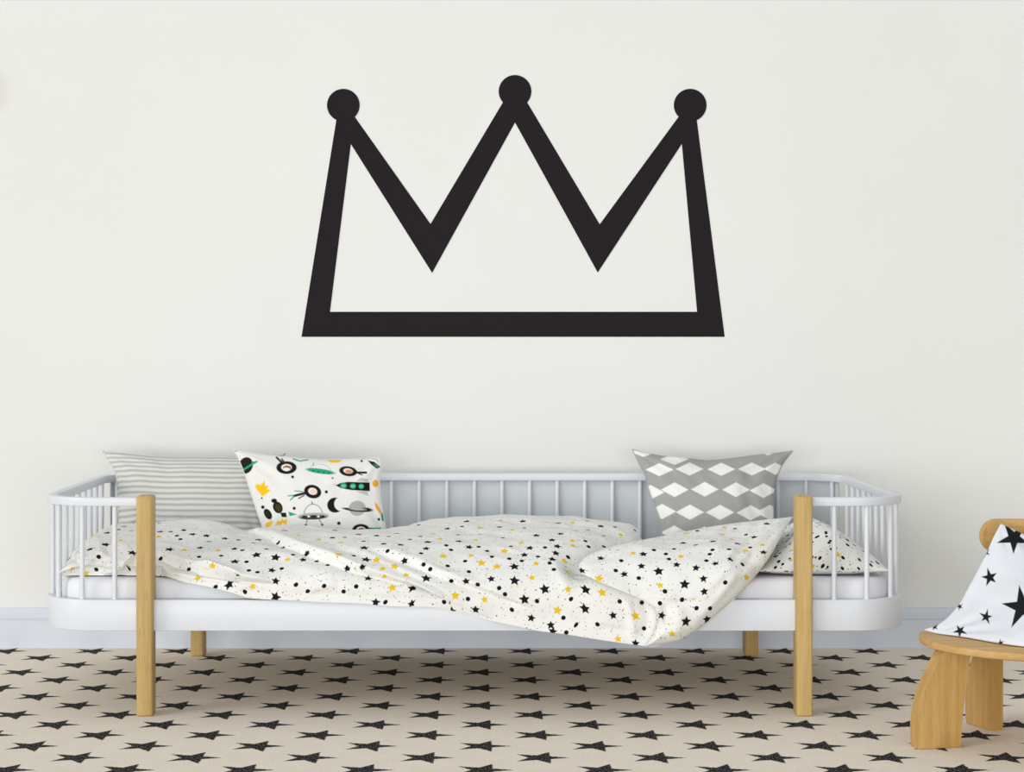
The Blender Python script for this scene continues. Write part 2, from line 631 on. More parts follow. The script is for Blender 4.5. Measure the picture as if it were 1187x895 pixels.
# ------------------------------------------------------------------ duvet
KX = 4.9 / F
hem_k = [(60, 669), (85, 670), (100, 668), (118, 669.5), (140, 667), (160, 668.5), (178, 668), (190, 668), (200, 670), (213, 674), (247, 681), (275, 688), (296, 694), (340, 696), (372, 698), (421, 700), (455, 703), (500, 704.5),
         (520, 708), (545, 714), (570, 720), (602, 727), (620, 731), (650, 735), (700, 743), (735, 748), (752, 750), (770, 745), (786, 740), (800, 733), (835, 706), (862, 680), (880, 668), (960, 668)]
hx_ = [(p - VX) * KX for p, _ in hem_k]
def hem_py(x): return pchip(hx_, [q for _, q in hem_k], x)
yh_k = [(60, .10), (170, .098), (186, .088), (198, .064), (211, .052), (247, .034), (280, .020), (400, .016), (600, .012), (752, .008), (800, .012), (840, .03), (862, .06), (885, .09), (960, .10)]
def hem_y(x): return pchip([(p - VX) * KX for p, _ in yh_k], [q for _, q in yh_k], x)
YT = 0.42
KT = (YT - CAMY) / F
top_k = [(60, 640), (90, 613), (110, 608.5), (150, 606), (200, 606), (240, 607.5), (268, 612), (288, 616), (305, 614), (330, 611), (400, 611), (450, 609.5), (480, 606.5), (520, 602.5), (560, 600.5),
         (600, 600), (700, 600.5), (730, 601.5), (744, 604), (756, 612), (768, 622), (790, 623), (840, 614), (900, 604), (930, 602)]
top_main = top_k
top_flap = [(660, 601), (700, 602), (740, 606), (770, 613), (800, 609), (840, 603), (880, 597), (930, 592)]
def top_z(x): return CAMZ - (pchip([(p - VX) * KT for p, _ in top_k], [q for _, q in top_k], x) - VY) * KT
def back_y(x):
    t = np.clip((x + 0.20) / 0.10, 0, 1) * np.clip((0.36 - x) / 0.10, 0, 1)
    return 0.56 + 0.27 * t * t * (3 - 2 * t)

def profile(x, t):
    """cross-section of the cover at x: t=0 hem at the front, t=0.72 top, t=1 back edge"""
    x = np.asarray(x, float); t = np.asarray(t, float)
    yh = hem_y(x)
    zh = CAMZ - (hem_py(x) - VY) * (yh - CAMY) / F
    zt = top_z(x)
    hang = np.clip((0.325 - zh) / 0.05, 0, 1)
    yb_ = back_y(x)
    one = np.ones_like(x)
    Y = [yh, np.minimum(yh - 0.006, yh) + 0.0 * hang, 0.085 - 0.045 * hang + 0 * x, 0.150 * one - 0.02 * hang, 0.28 * one, YT * one, YT + 0.5 * (yb_ - YT), yb_]
    zc = 0.372 + 0.012 * hang
    z1 = zh + (zc - zh) * 0.42
    z2 = zh + (zc - zh) * 0.80
    Z = [zh, z1, z2, zc + 0.35 * (zt - zc), zc + 0.80 * (zt - zc), zt, zt - 0.018, 0.342 * one]
    K = [0, .16, .30, .44, .60, .76, .88, 1.0]
    # Catmull-Rom over the knots
    y = np.zeros(np.broadcast(x, t).shape); z = np.zeros_like(y)
    t = np.broadcast_to(t, y.shape)
    n = len(K)
    for i in range(n - 1):
        msk = (t >= K[i]) & ((t < K[i + 1]) if i < n - 2 else (t <= 1.0))
        u = np.clip((t - K[i]) / (K[i + 1] - K[i]), 0, 1)
        for A, tgt in ((Y, y), (Z, z)):
            p1, p2 = A[i], A[i + 1]
            p0 = A[i - 1] if i > 0 else 2 * p1 - p2
            p3 = A[i + 2] if i + 2 < n else 2 * p2 - p1
            val = 0.5 * (2 * p1 + (p2 - p0) * u + (2 * p0 - 5 * p1 + 4 * p2 - p3) * u * u + (3 * p1 - p0 - 3 * p2 + p3) * u ** 3)
            tgt[msk] = np.broadcast_to(val, y.shape)[msk]
    return y, z

def poly_sd(px, py, line):
    """signed distance (px) to an open polyline given left to right: positive above it; and position 0..1 along"""
    best = np.full(px.shape, 1e9); sgn = np.ones(px.shape); al = np.zeros(px.shape)
    L = np.r_[0, np.cumsum([math.hypot(b[0] - a[0], b[1] - a[1]) for a, b in zip(line[:-1], line[1:])])]
    for i, ((x0, y0), (x1, y1)) in enumerate(zip(line[:-1], line[1:])):
        ex, ey = x1 - x0, y1 - y0
        l2 = ex * ex + ey * ey
        t = np.clip(((px - x0) * ex + (py - y0) * ey) / l2, 0, 1)
        d = np.hypot(px - x0 - t * ex, py - y0 - t * ey)
        c = ex * (py - y0) - ey * (px - x0)
        m = d < best
        best[m] = d[m]; sgn[m] = np.where(c[m] < 0, 1, -1); al[m] = (L[i] + t[m] * math.sqrt(l2)) / L[-1]
    return best * sgn, al

def fold(px, py, line, up, lu, dn, ld, soft=1.5, taper=0.15):
    """cloth folded over: raised lip above the line, hollow below it"""
    line = resample(line, 40)
    d, al = poly_sd(px, py, [tuple(p) for p in line])
    s = 0.5 + 0.5 * np.tanh(d / soft)
    w = np.clip(al / taper, 0, 1) * np.clip((1 - al) / taper, 0, 1)
    w = np.where((al <= 0) | (al >= 1), 0, w * w * (3 - 2 * w))
    return w * (s * up * np.exp(-np.abs(d) / lu) - (1 - s) * dn * np.exp(-np.abs(d) / ld))

def ridge(px, py, line, amp, w_, taper=0.2):
    line = resample(line, 40)
    d, al = poly_sd(px, py, [tuple(p) for p in line])
    w = np.clip(al / taper, 0, 1) * np.clip((1 - al) / taper, 0, 1)
    w = np.where((al <= 0) | (al >= 1), 0, w * w * (3 - 2 * w))
    return w * amp * np.exp(-(d / w_) ** 2)

def normals_grid(P):
    du = np.gradient(P, axis=1); dv = np.gradient(P, axis=0)
    n = np.cross(du, dv)
    return n / (np.linalg.norm(n, axis=-1, keepdims=True) + 1e-12)

def wrinkles(U, W, seed, amp):
    """fine cloth wrinkling in the cloth's own metres"""
    a = vnoise(U * 7 + W * 4 + 30, W * 10 - U * 2 + 30, seed) * 1.5
    b = vnoise(U * 16 + W * 12 + 50, W * 30 - U * 9 + 50, seed + 1)
    c = vnoise(U * 42 + 60, W * 34 + 60, seed + 2) * 0.35
    d = -np.abs(vnoise(U * 9 - W * 7 + 20, W * 17 + U * 8 + 20, seed + 3)) * 1.2
    return amp * (a + b + c + d)

duvet = empty('duvet', (0, 0.4, MZ))
tag(duvet, 'white duvet printed with black and yellow stars spilling over the front of the bed', 'duvet')

XL, XR = -1.026, 0.675
nx = 720
xs = np.linspace(XL, XR, nx)
ts = np.r_[np.linspace(0, 0.80, 250), np.linspace(0.80, 1, 34)[1:]]
XX, TT = np.meshgrid(xs, ts)
YY, ZZ = profile(XX, TT)
S = np.vstack([np.zeros((1, nx)), np.cumsum(np.hypot(np.diff(YY, axis=0), np.diff(ZZ, axis=0)), axis=0)])
Smid = S - np.interp(0.30, ts, np.arange(len(ts))).astype(int) * 0
# cloth metres: measured from a common line (t = 0.76, the top)
i76 = int(np.argmin(np.abs(ts - 0.76)))
W = S - S[i76:i76 + 1]
# falloff at both ends
eL = np.clip((XX - XL) / 0.085, 0, 1); eR = np.clip((XR - XX) / 0.06, 0, 1)
e = np.sqrt(1 - (1 - eL) ** 2) * np.sqrt(1 - (1 - eR) ** 2)
zfloor = np.minimum(ZZ, 0.332)
ZZ = zfloor + (ZZ - zfloor) * e
P = np.stack([XX, YY, ZZ], -1)
PX, PY = proj(P)
N = -normals_grid(P)
if N[100, 300, 1] > 0:
    N = -N
H = np.zeros_like(PX)
C1 = [(262, 611), (286, 616), (308, 622), (335, 631), (360, 640), (403, 654), (430, 662), (462, 672), (495, 685), (519, 695), (545, 707), (572, 719)]
H += fold(PX, PY, C1, 0.015, 9, 0.017, 11, 1.2, 0.25)
C2 = [(415, 634), (450, 643), (480, 651), (500, 659), (527, 671), (555, 681), (588, 694), (625, 708)]
H += fold(PX, PY, C2, 0.016, 10, 0.013, 7, 2.6, 0.2)
C2b = [(350, 622), (385, 632), (430, 646), (470, 662), (500, 677), (540, 697)]
H += fold(PX, PY, C2b, 0.004, 8, 0.005, 6, 3.0, 0.25)
C3 = [(172, 641), (200, 650), (227, 657), (246, 661), (263, 666), (285, 671), (325, 676)]
H += fold(PX, PY, C3, 0.018, 12, 0.014, 8, 1.0, 0.2)
H += fold(PX, PY, [(474, 675), (495, 685), (519, 695), (545, 707), (574, 720)], 0.016, 7, 0.018, 7, 0.7, 0.25)
H += fold(PX, PY, [(225, 656), (246, 661), (263, 666), (285, 672)], 0.014, 8, 0.015, 7, 0.7, 0.3)
C4 = [(82, 643), (100, 653), (112, 650), (128, 645)]
H += fold(PX, PY, C4, 0.016, 10, 0.010, 8, 1.2, 0.2)
C4b = [(118, 668), (134, 662), (147, 654), (160, 645)]
H += fold(PX, PY, C4b, 0.012, 8, 0.010, 6, 1.2, 0.2)
H += ridge(PX, PY, [(775, 611), (735, 622), (700, 634), (668, 650), (650, 662)][::-1], -0.050, 17)
H += ridge(PX, PY, [(636, 652), (648, 664), (662, 690)], 0.004, 6)
H += ridge(PX, PY, [(725, 690), (731, 712), (736, 742)], 0.006, 5)
H += ridge(PX, PY, [(742, 690), (752, 715), (745, 745)], -0.008, 7)
H += ridge(PX, PY, [(690, 728), (720, 732), (748, 738)], -0.004, 4)
H += ridge(PX, PY, [(350, 690), (372, 680), (392, 672)], 0.004, 6)
H += ridge(PX, PY, [(505, 700), (516, 690), (530, 700)], -0.003, 5)
wr = wrinkles(XX, W, 11, 0.0022) + 0.009 * vnoise(XX * 3.2 + 9, W * 4.5 + 9, 40) + 0.0035 * vnoise(XX * 5 + W * 6 + 19, W * 9 - XX * 3 + 19, 41)
H += wr * np.clip(TT / 0.06, 0, 1)
P = P + N * H[..., None]
# keep the hanging part in front of the rail and everything above the mattress
P[..., 1] = np.where((P[..., 2] < 0.285) & (TT < 0.5), np.minimum(P[..., 1], 0.0265), P[..., 1])
inside = P[..., 1] > 0.066
P[..., 2] = np.where(inside, np.maximum(P[..., 2], MZ + 0.004), P[..., 2])
PX, PY = proj(P)
S = np.vstack([np.zeros((1, nx)), np.cumsum(np.linalg.norm(np.diff(P, axis=0), axis=2), axis=0)])
W = S - S[i76:i76 + 1]
# turned-under hem
i0 = P[0].copy()
u1 = i0.copy(); u1[:, 1] += 0.010; u1[:, 2] -= 0.0015
u2 = i0.copy(); u2[:, 1] = np.where(i0[:, 1] < 0.06, np.maximum(i0[:, 1] + 0.012, np.minimum(0.026, i0[:, 1] + 0.02)), i0[:, 1] + 0.05); u2[:, 2] = np.where(i0[:, 1] < 0.06, i0[:, 2] + 0.012, i0[:, 2] + 0.004)
nr = len(ts)
Vd = np.concatenate([u2[None], u1[None], P], 0)
Ud = np.concatenate([XX[:1], XX[:1], XX], 0)
Wd = np.concatenate([W[:1] - 0.02, W[:1] - 0.008, W], 0)

# flap: the turned-back corner lying on top at the right
Uk = [(0, 748, 750), (.06, 757, 735), (.12, 763, 718), (.165, 757, 703), (.2, 750, 692.5), (.245, 733, 688), (.3, 713, 682.5), (.37, 685, 671), (.42, 671.5, 662), (.46, 671, 656), (.5, 675, 649), (.56, 689, 640.5), (.64, 716, 632), (.75, 770, 621), (.88, 840, 608), (1, 919, 599)]
Vk = [(0, 748, 750), (.06, 766, 747), (.15, 786, 743), (.22, 801, 735), (.35, 835, 708), (.5, 868, 677), (.7, 894, 643), (.85, 906, 621), (1, 919, 599)]
nb, na = 170, 330
top_k = top_flap
A = np.linspace(0, 1, na)
ux = pchip([k[0] for k in Uk], [k[1] for k in Uk], A); uy = pchip([k[0] for k in Uk], [k[2] for k in Uk], A)
vx = pchip([k[0] for k in Vk], [k[1] for k in Vk], A); vy = pchip([k[0] for k in Vk], [k[2] for k in Vk], A)
B = np.linspace(0, 1, nb)[:, None]
fpx = ux + (vx - ux) * B; fpy = uy + (vy - uy) * B
span = np.hypot(vx - ux, vy - uy)[None]
edge = np.minimum(B, 1 - B) * span
D = np.full(fpx.shape, 5.0)
tt = np.linspace(0, 0.76, 70)
for it in range(5):
    x = (fpx - VX) * D / F
    y_, z_ = profile(np.repeat(x.reshape(-1, 1), 70, 1), np.repeat(tt[None], x.size, 0))
    pyp = VY + F * (CAMZ - z_) / (y_ - CAMY)
    pyp = np.minimum.accumulate(pyp, axis=1)
    tgt = fpy.reshape(-1)
    idx = np.clip((pyp > tgt[:, None]).sum(1) - 1, 0, 68)
    r_ = np.arange(len(tgt))
    p0, p1 = pyp[r_, idx], pyp[r_, idx + 1]
    u = np.clip((tgt - p0) / (p1 - p0 - 1e-9), 0, 1)
    yn = y_[r_, idx] * (1 - u) + y_[r_, idx + 1] * u
    tn = tt[idx] * (1 - u) + tt[idx + 1] * u
    D = 0.3 * D + 0.7 * (yn - CAMY).reshape(fpx.shape)
yb0 = D + CAMY
# smooth the depth a little so the sheet lies as one cloth
for _ in range(25):
    q = np.pad(yb0, 1, mode='edge')
    yb0 = 0.5 * yb0 + 0.125 * (q[:-2, 1:-1] + q[2:, 1:-1] + q[1:-1, :-2] + q[1:-1, 2:])
xb = (fpx - VX) * (yb0 - CAMY) / F
zb = CAMZ - (fpy - VY) * (yb0 - CAMY) / F
puff = np.sqrt(np.clip(1 - (1 - np.clip(edge / 16.0, 0, 1)) ** 2, 0, 1))
lift = 0.021 + 0.032 * puff
# cloth metres for the flap
Wf = np.zeros_like(xb)
ys_, zs_ = profile(np.repeat(xb.reshape(-1, 1), 60, 1), np.repeat(np.linspace(0, .76, 60)[None], xb.size, 0))
sl = np.hypot(np.diff(ys_, axis=1), np.diff(zs_, axis=1))
cs = np.concatenate([np.zeros((xb.size, 1)), np.cumsum(sl, 1)], 1) - sl.sum(1, keepdims=True)
Wf = np.array([np.interp(t_, np.linspace(0, .76, 60), c_) for t_, c_ in zip(tn, cs)]).reshape(xb.shape)
Uf = xb
hf = wrinkles(Uf * 1.0, Wf * 1.0, 71, 0.0022)
hf += 0.004 * vnoise(Uf * 6 - Wf * 9 + 9, Wf * 5 + Uf * 6 + 9, 90)
# diagonal gathers running down the fold, and the gather above the hanging point
hf += 0.0030 * np.sin((fpx * 0.75 + fpy * 0.66) * 0.42) * np.clip((fpx - 800) / 60, 0, 1) * vnoise(Uf * 11 + 3, Wf * 9 + 3, 92)
hf += fold(fpx, fpy, [(742, 691), (765, 694), (790, 695), (815, 693)], 0.006, 9, 0.004, 9, 2.5, 0.2)
hf += ridge(fpx, fpy, [(770, 697), (772, 715), (765, 738)], -0.006, 6)
hf += ridge(fpx, fpy, [(785, 700), (788, 718), (780, 740)], 0.005, 7)
rayd = np.stack([(fpx - VX) / F, np.ones_like(fpx), -(fpy - VY) / F], -1)
rayd /= np.linalg.norm(rayd, axis=-1, keepdims=True)
Pf = np.stack([xb, yb0, zb], -1)
Nf = normals_grid(Pf)
Nf = np.where((Nf * rayd).sum(-1, keepdims=True) > 0, -Nf, Nf)
Pf = Pf - rayd * lift[..., None] + Nf * (hf * np.clip(edge / 8, 0, 1))[..., None]
# turned-under edge rows on both sides
skA = Pf[0] + rayd[0] * 0.016; skB = Pf[-1] + rayd[-1] * 0.016
skB[:, 0] -= 0.004
skA[:, 0] += 0.003
Vf = np.concatenate([skA[None], Pf, skB[None]], 0)
Ufx = np.concatenate([Uf[:1], Uf, Uf[-1:]], 0); Wfx = np.concatenate([Wf[:1], Wf, Wf[-1:]], 0)

# printed stars: (crop origin, list) read off the cloth; each is placed in the cloth's own metres
REG = {
 (60, 590): 'B690,375 M325,345 B460,305 B85,415 d165,325 d408,412 d380,520 d665,508 y355,235 y595,272 y680,188 S620,152 S700,118 S475,205 d575,180 B1010,345 Y1140,355 y920,240 S935,195 d920,125 d1020,195 d1075,230 d1105,262 d938,425 d1135,183 y180,515 y295,560',
 (200, 600): 'S170,140 S292,157 S450,180 d35,155 d66,187 d310,205 d98,108 d570,193 S740,190 d697,216 d905,220 M240,260 y388,280 M535,270 d420,330 d230,338 d600,280 d808,270 Y345,415 B535,380 d638,380 d655,455 d730,470 B722,322 B890,342 M855,453 d940,437 y990,358 M1120,362 M1155,308 d1040,320 d137,445 Y228,512 B485,577 d372,597 y690,593 d620,640 M890,547 B885,684 d1060,577 d1165,635 d555,500 d390,487 y1085,155 S965,112 d950,262',
 (340, 595): 'y220,227 S360,145 M335,210 d440,207 S558,182 M720,193 S890,173 d605,240 y405,250 M780,262 M925,272 M1140,303 S1155,248 d1000,225 d1095,198 d822,200 d810,322 d1100,343 B610,298 Y390,352 B625,398 Y718,402 Y870,452 y770,477 y790,545 y965,532 M960,413 d1117,437 d1175,483 M590,460 M468,473 d198,413 d295,447 d268,625 d435,675 d541,630 S640,560 Y848,638 B1030,640 B1140,560 S710,768 d792,766 M1015,780 d522,365',
 (480, 595): 'M288,132 S455,70 d412,115 Y572,125 D733,118 y850,143 d948,127 S935,68 y740,64 d38,100 d378,186 y165,178 y220,222 S118,247 S388,240 d278,275 d320,313 S475,290 d557,288 d765,212 y530,230 y917,255 Y773,325 d832,285 S993,300 d1130,293 S950,358 d1065,372 d630,325 d670,372 d815,390 d928,410 d437,410 d290,453 Y250,370 y487,363 Y583,427 Y715,460 B862,460 y1048,432 y1010,552 d473,503 d78,437 d140,483 d320,583 M445,585 M667,565 B862,580 d547,613 d728,643 d783,700 B1125,655 B950,740 d1060,755 d840,828 Y355,710 d465,737 y603,740 M530,830 S315,858 d258,767 S1050,190 d560,180',
 (600, 640): 'M118,567 Y342,503 B580,320 Y723,347 B580,487 M820,547 d393,565 d505,628 d683,622 M285,632 S300,682 d418,690 d458,402 d880,428 d1070,435 y437,323 Y1017,552 d1090,655 y865,745 M1010,785 y430,175 d308,147',
 (620, 590): 'S200,123 y325,120 Y350,185 S222,212 d457,180 y325,272 y325,315 S150,268 S195,320 d437,277 d465,323 d590,323 d595,230 S570,148 d690,155 y740,225 d860,185 d1017,185 S180,382 S150,432 d288,412 d130,465 y255,450 d785,313 S945,255 d450,103 d90,330',
}
REGF = {
 (620, 590): 'M570,425 M402,530 Y548,597 d740,445 d697,530 M770,560 M915,490 B1060,535 d893,597 y1080,657 d1120,708 d1155,432 S935,388 d1025,353 d1127,387 y845,380',
 (740, 590): 'd228,710 M330,482 d263,432 d307,345 S385,292 d237,387 d492,310 M640,280 M850,297 d783,345 d640,350 d610,388 d583,443 M495,505 M660,470 M790,432 M557,598 B400,650 M570,712 d748,630 d895,478 y365,413 y725,218 y800,262 y920,362 Y412,208 d510,187 d830,170 S995,245 d925,222 d960,330 y1070,312 M1075,370 y740,160 y930,590 d375,780 d497,855 d618,857 d183,810 y520,232 S1105,128 B410,966 M587,950 y290,1076 M200,916',
}
SIZE = {'B': .0148, 'M': .0116, 'S': .0124, 'D': .0076, 'd': .0056, 'Y': .0132, 'y': .0104}
def place_prints(REGS, Pg, Ng, Ug, Wg, seed):
    """returns black and yellow distance fields (metres) over the grid"""
    rs = np.random.RandomState(seed)
    gx, gy = proj(Pg)
    vis = (Ng * (Pg - np.array([0, CAMY, CAMZ]))).sum(-1) < 0
    D_ = Pg[..., 1]
    black = np.full(Ug.shape, 0.05); yellow = np.full(Ug.shape, 0.05)
    for (ox, oy), txt in REGS.items():
        for w in txt.split():
            k = w[0]; a, b = w[1:].split(',')
            qx, qy = ox + float(a) / 7.419, oy + float(b) / 7.419
            cost = np.hypot(gx - qx, gy - qy) + 12 * D_ + np.where(vis, 0, 1e3)
            i = np.unravel_index(np.argmin(cost), cost.shape)
            u0, w0 = Ug[i], Wg[i]
            R = SIZE[k]
            m = (np.abs(Ug - u0) < R * 1.6) & (np.abs(Wg - w0) < R * 1.6)
            if not m.any():
                continue
            lu, lw = Ug[m] - u0, Wg[m] - w0
            if k in 'dD':
                d = np.hypot(lu, lw) - R
            else:
                d = sd_poly(lu, -lw, star_pts(0, 0, R, 90 + rs.uniform(-16, 16), 0.45))
            tgt = yellow if k in 'Yy' else black
            tgt[m] = np.minimum(tgt[m], d)
    return black, yellow

def cloth_obj(name, V, Ug, Wg, black, yellow, mat, parent, flip=False):
    nr, nc = V.shape[:2]
    off = np.array(parent.location) if parent else np.zeros(3)
    o = mesh_obj(name, V - off, grid_faces(nr, nc, 0, flip), mat, parent)
    me = o.data
    uv = me.uv_layers.new(name='UVMap')
    li = np.zeros(len(me.loops), np.int32); me.loops.foreach_get('vertex_index', li)
    uv.data.foreach_set('uv', np.stack([Ug.ravel()[li], Wg.ravel()[li]], -1).astype(np.float32).ravel())
    for nm, arr in (('black_print', black), ('yellow_print', yellow)):
        if arr is not None:
            at = me.attributes.new(nm, 'FLOAT', 'POINT')
            at.data.foreach_set('value', arr.astype(np.float32).ravel())
    return o

def facing(V):
    n_ = normals_grid(V)
    c = V - np.array([0, CAMY, CAMZ])
    return n_
Nd = normals_grid(Vd)
mid = (150, 400)
if (Nd[mid] * (Vd[mid] - np.array([0, CAMY, CAMZ]))).sum() > 0:
    Nd = -Nd; flipd = False
else:
    flipd = False
bk, yl = place_prints(REG, Vd, Nd, Ud, Wd, 3)
cloth_obj('duvet_cover', Vd, Ud, Wd, bk, yl, M_duvet, duvet)
Nff = normals_grid(Vf)
if (Nff[80, 160] * (Vf[80, 160] - np.array([0, CAMY, CAMZ]))).sum() > 0:
    Nff = -Nff
bk, yl = place_prints(REGF, Vf, Nff, Ufx, Wfx, 5)
fl = cloth_obj('turned_back_flap', Vf, Ufx + 5.0, Wfx, bk, yl, M_duvet, duvet)
fl['label'] = 'corner of the duvet folded back over itself'

# ------------------------------------------------------------------ pillows
def coons(top, right, bottom, left, nu, nv):
    """edges run: top L>R, bottom L>R, left T>B, right T>B; arrays (n,3)"""
    T = resample(top, nu); Bm = resample(bottom, nu); L = resample(left, nv); R = resample(right, nv)
    u = np.linspace(0, 1, nu)[None, :, None]; v = np.linspace(0, 1, nv)[:, None, None]
    P = (1 - v) * T[None] + v * Bm[None] + (1 - u) * L[:, None] + u * R[:, None]
    P -= (1 - u) * (1 - v) * T[0] + u * (1 - v) * T[-1] + (1 - u) * v * Bm[0] + u * v * Bm[-1]
    return P

def edge3(pts, ya, yb_):
    """px outline points with depth running from ya to yb_ -> 3D"""
    p = np.asarray(pts, float)
    s = np.r_[0, np.cumsum(np.hypot(*np.diff(p, axis=0).T))]
    y = ya + (yb_ - ya) * s / s[-1]
    return unproj(p[:, 0], p[:, 1], y)

def pillow_grid(edges, depths, thick, nu, nv, seed, wrk=0.003, expo=0.55, back=0.8):
    top, right, bottom, left = edges
    if depths is None:
        P = coons(top, right, bottom, left, nu, nv)
    else:
        yTL, yTR, yBR, yBL = depths
        P = coons(edge3(top, yTL, yTR), edge3(right, yTR, yBR), edge3(bottom, yBL, yBR), edge3(left, yTL, yBL), nu, nv)
    u = np.linspace(0, 1, nu)[None]; v = np.linspace(0, 1, nv)[:, None]
    f = (4 * u * (1 - u)) ** expo * (4 * v * (1 - v)) ** expo
    n_ = np.cross(P[-1, -1] - P[0, 0], P[0, -1] - P[-1, 0]); n_ /= np.linalg.norm(n_)
    if n_[1] > 0:
        n_ = -n_
    wu = np.linalg.norm(P[nv // 2, -1] - P[nv // 2, 0]); wv = np.linalg.norm(P[-1, nu // 2] - P[0, nu // 2])
    U = u * wu + 0 * v; Wv = -v * wv + 0 * u
    wr_ = wrk * (vnoise(U * 14 + 20, Wv * 14 + 20, seed) + 0.6 * vnoise(U * 34 + Wv * 14 + 20, Wv * 30 + 20, seed + 1))
    # creases running in from the corners
    for cu, cv in ((0, 0), (1, 0), (0, 1), (1, 1)):
        r = np.hypot((u - cu) * wu, (v - cv) * wv); a = np.arctan2(np.abs(v - cv) * wv, np.abs(u - cu) * wu + 1e-9)
        wr_ = wr_ + 0.0022 * np.cos(a * 11 + seed) * np.exp(-((r - 0.08) / 0.05) ** 2)
    front = P + n_ * (thick * f + wr_ * np.clip(f * 3, 0, 1))[..., None]
    backg = P - n_ * (thick * back * f)[..., None]
    if depths is not None:
        for G in (P, front, backg):
            G[..., 2] = np.maximum(G[..., 2], MZ + 0.003)
            G[..., 1] = np.minimum(G[..., 1], np.where(G[..., 2] < 0.535, 0.918, 1.07))
    return P, front, backg, U, Wv, n_

def build_pillow(name, loc, front, backg, U, Wv, mat, label, cat, color=None, base=(235, 234, 230), pip_mat=None, pip_r=0.0022, group=None):
    root = empty(name, loc)
    tag(root, label, cat, group)
    nv, nu = U.shape
    off = np.array(loc)
    V = np.concatenate([front.reshape(-1, 3), backg.reshape(-1, 3)], 0) - off
    fs = grid_faces(nv, nu, 0) + grid_faces(nv, nu, nv * nu, True)
    o = mesh_obj('cover', V, fs, mat, root)
    me = o.data
    uv = me.uv_layers.new(name='UVMap')
    li = np.zeros(len(me.loops), np.int32); me.loops.foreach_get('vertex_index', li)
    UU = np.concatenate([U.ravel(), U.ravel() + 3.0]); WW = np.concatenate([Wv.ravel(), Wv.ravel()])
    uv.data.foreach_set('uv', np.stack([UU[li], WW[li]], -1).astype(np.float32).ravel())
    if color is not None:
        at = me.color_attributes.new('paint', 'FLOAT_COLOR', 'POINT')
        c = np.ones((2 * nv * nu, 4), np.float32)
        c[:nv * nu, :3] = color.reshape(-1, 3)
        c[nv * nu:, :3] = lin(base)
        at.data.foreach_set('color', c.ravel())
    # weld the seam
    bm = bmesh.new(); bm.from_mesh(me)
    bmesh.ops.remove_doubles(bm, verts=bm.verts, dist=1e-6)
    bmesh.ops.recalc_face_normals(bm, faces=bm.faces)
    bm.to_mesh(me); bm.free()
    if pip_mat is not None:
        P = front
        loop = np.concatenate([P[0, :-1:3], P[:-1:3, -1], P[-1, :0:-3], P[:0:-3, 0]], 0) - off
        Vt, ft = tube(loop, pip_r, 6, closed=True)
        mesh_obj('piping', Vt, ft, pip_mat, root)
    return root

M_pip_light = mat_plain('light_piping', (214, 214, 208), 0.85, 0.1)
M_pip_grey = mat_plain('grey_piping', (168, 169, 167), 0.85, 0.1)
M_pip_white = mat_plain('white_piping', (226, 226, 222), 0.85, 0.1)

# striped pillow, far left
ed = ([(119, 523), (150, 526), (190, 530), (225, 531), (270, 531), (305, 529), (331, 526)],
      [(331, 526), (316, 545), (307, 566), (303, 590), (303, 612), (306, 636)],
      [(138, 636), (220, 640), (306, 636)],
      [(119, 523), (127, 536), (134, 548), (136, 566), (137, 590), (138, 612), (138, 636)])
P, fr, bk_, U, Wv, n_ = pillow_grid(ed, (0.845, 0.845, 0.735, 0.735), 0.062, 130, 90, 21, 0.0025, back=0.55)
build_pillow('pillow', (-0.80, 0.76, MZ + 0.01), fr, bk_, U, Wv, M_stripe, 'wide pillow with thin grey horizontal stripes leaning at the left end of the bed', 'pillow', pip_mat=M_pip_light, pip_r=0.0018)

# space print cushion
ed = ([(271, 521.5), (284, 524.5), (305, 527.5), (330, 530), (365, 533), (400, 533), (425, 531.5), (439, 531)],
      [(439, 531), (442, 541), (440, 553), (440.5, 570), (443, 590), (447, 612), (449, 630)],
      [(308, 632), (380, 636), (449, 630)],
      [(271, 521.5), (276, 530), (284, 550), (292, 575), (299, 596), (305, 614), (308, 632)])
P, fr, bk_, U, Wv, n_ = pillow_grid(ed, (0.675, 0.675, 0.625, 0.625), 0.050, 400, 260, 33, 0.002, back=0.5)
gx, gy = proj(fr)
X, Y = (gx - 260) * 5.935, (gy - 500) * 5.935
BK, YE, GR, GY, WH = (24, 26, 24), (240, 190, 30), (44, 160, 120), (170, 172, 170), (234, 233, 229)
c = Canvas(X, Y, (229, 228, 224), 5)
# small specks
rs = np.random.RandomState(4)
for _ in range(90):
    c.ell(rs.uniform(60, 1120), rs.uniform(120, 700), 3.2, 3.2, (205, 205, 200))
# planet top left with green ring
c.ell(148, 235, 48, 58, (34, 32, 24), 20)
c.line([(135, 262), (222, 208)], 13, GR); c.poly([(185, 205), (232, 208), (195, 232)], GR)
# astronaut heads
def helmet(cx, cy, rx, ry, rot, visor):
    c.ell(cx, cy, rx, ry, BK, rot)
    c.ell(cx, cy - 2, rx * .52, ry * .52, (238, 226, 214), rot)
    c.ell(cx + 4, cy + 2, rx * .40, ry * .38, visor, rot)
helmet(428, 250, 70, 44, 0, (150, 98, 62))
c.ell(428, 262, 24, 12, WH); c.line([(395, 215), (360, 180)], 14, BK); c.line([(412, 210), (395, 190)], 9, BK)
helmet(852, 275, 62, 34, 8, (214, 140, 105))
c.line([(905, 284), (975, 284)], 15, BK); c.line([(925, 292), (950, 300)], 7, BK)
helmet(608, 415, 60, 46, 15, (232, 205, 190))
c.line([(555, 425), (480, 445)], 17, BK); c.line([(540, 415), (485, 410)], 7, GR); c.line([(550, 440), (512, 462)], 8, BK)
c.line([(480, 440), (440, 445)], 8, GR); c.line([(478, 450), (455, 472)], 9, GR)
helmet(940, 678, 60, 40, 0, (60, 60, 60))
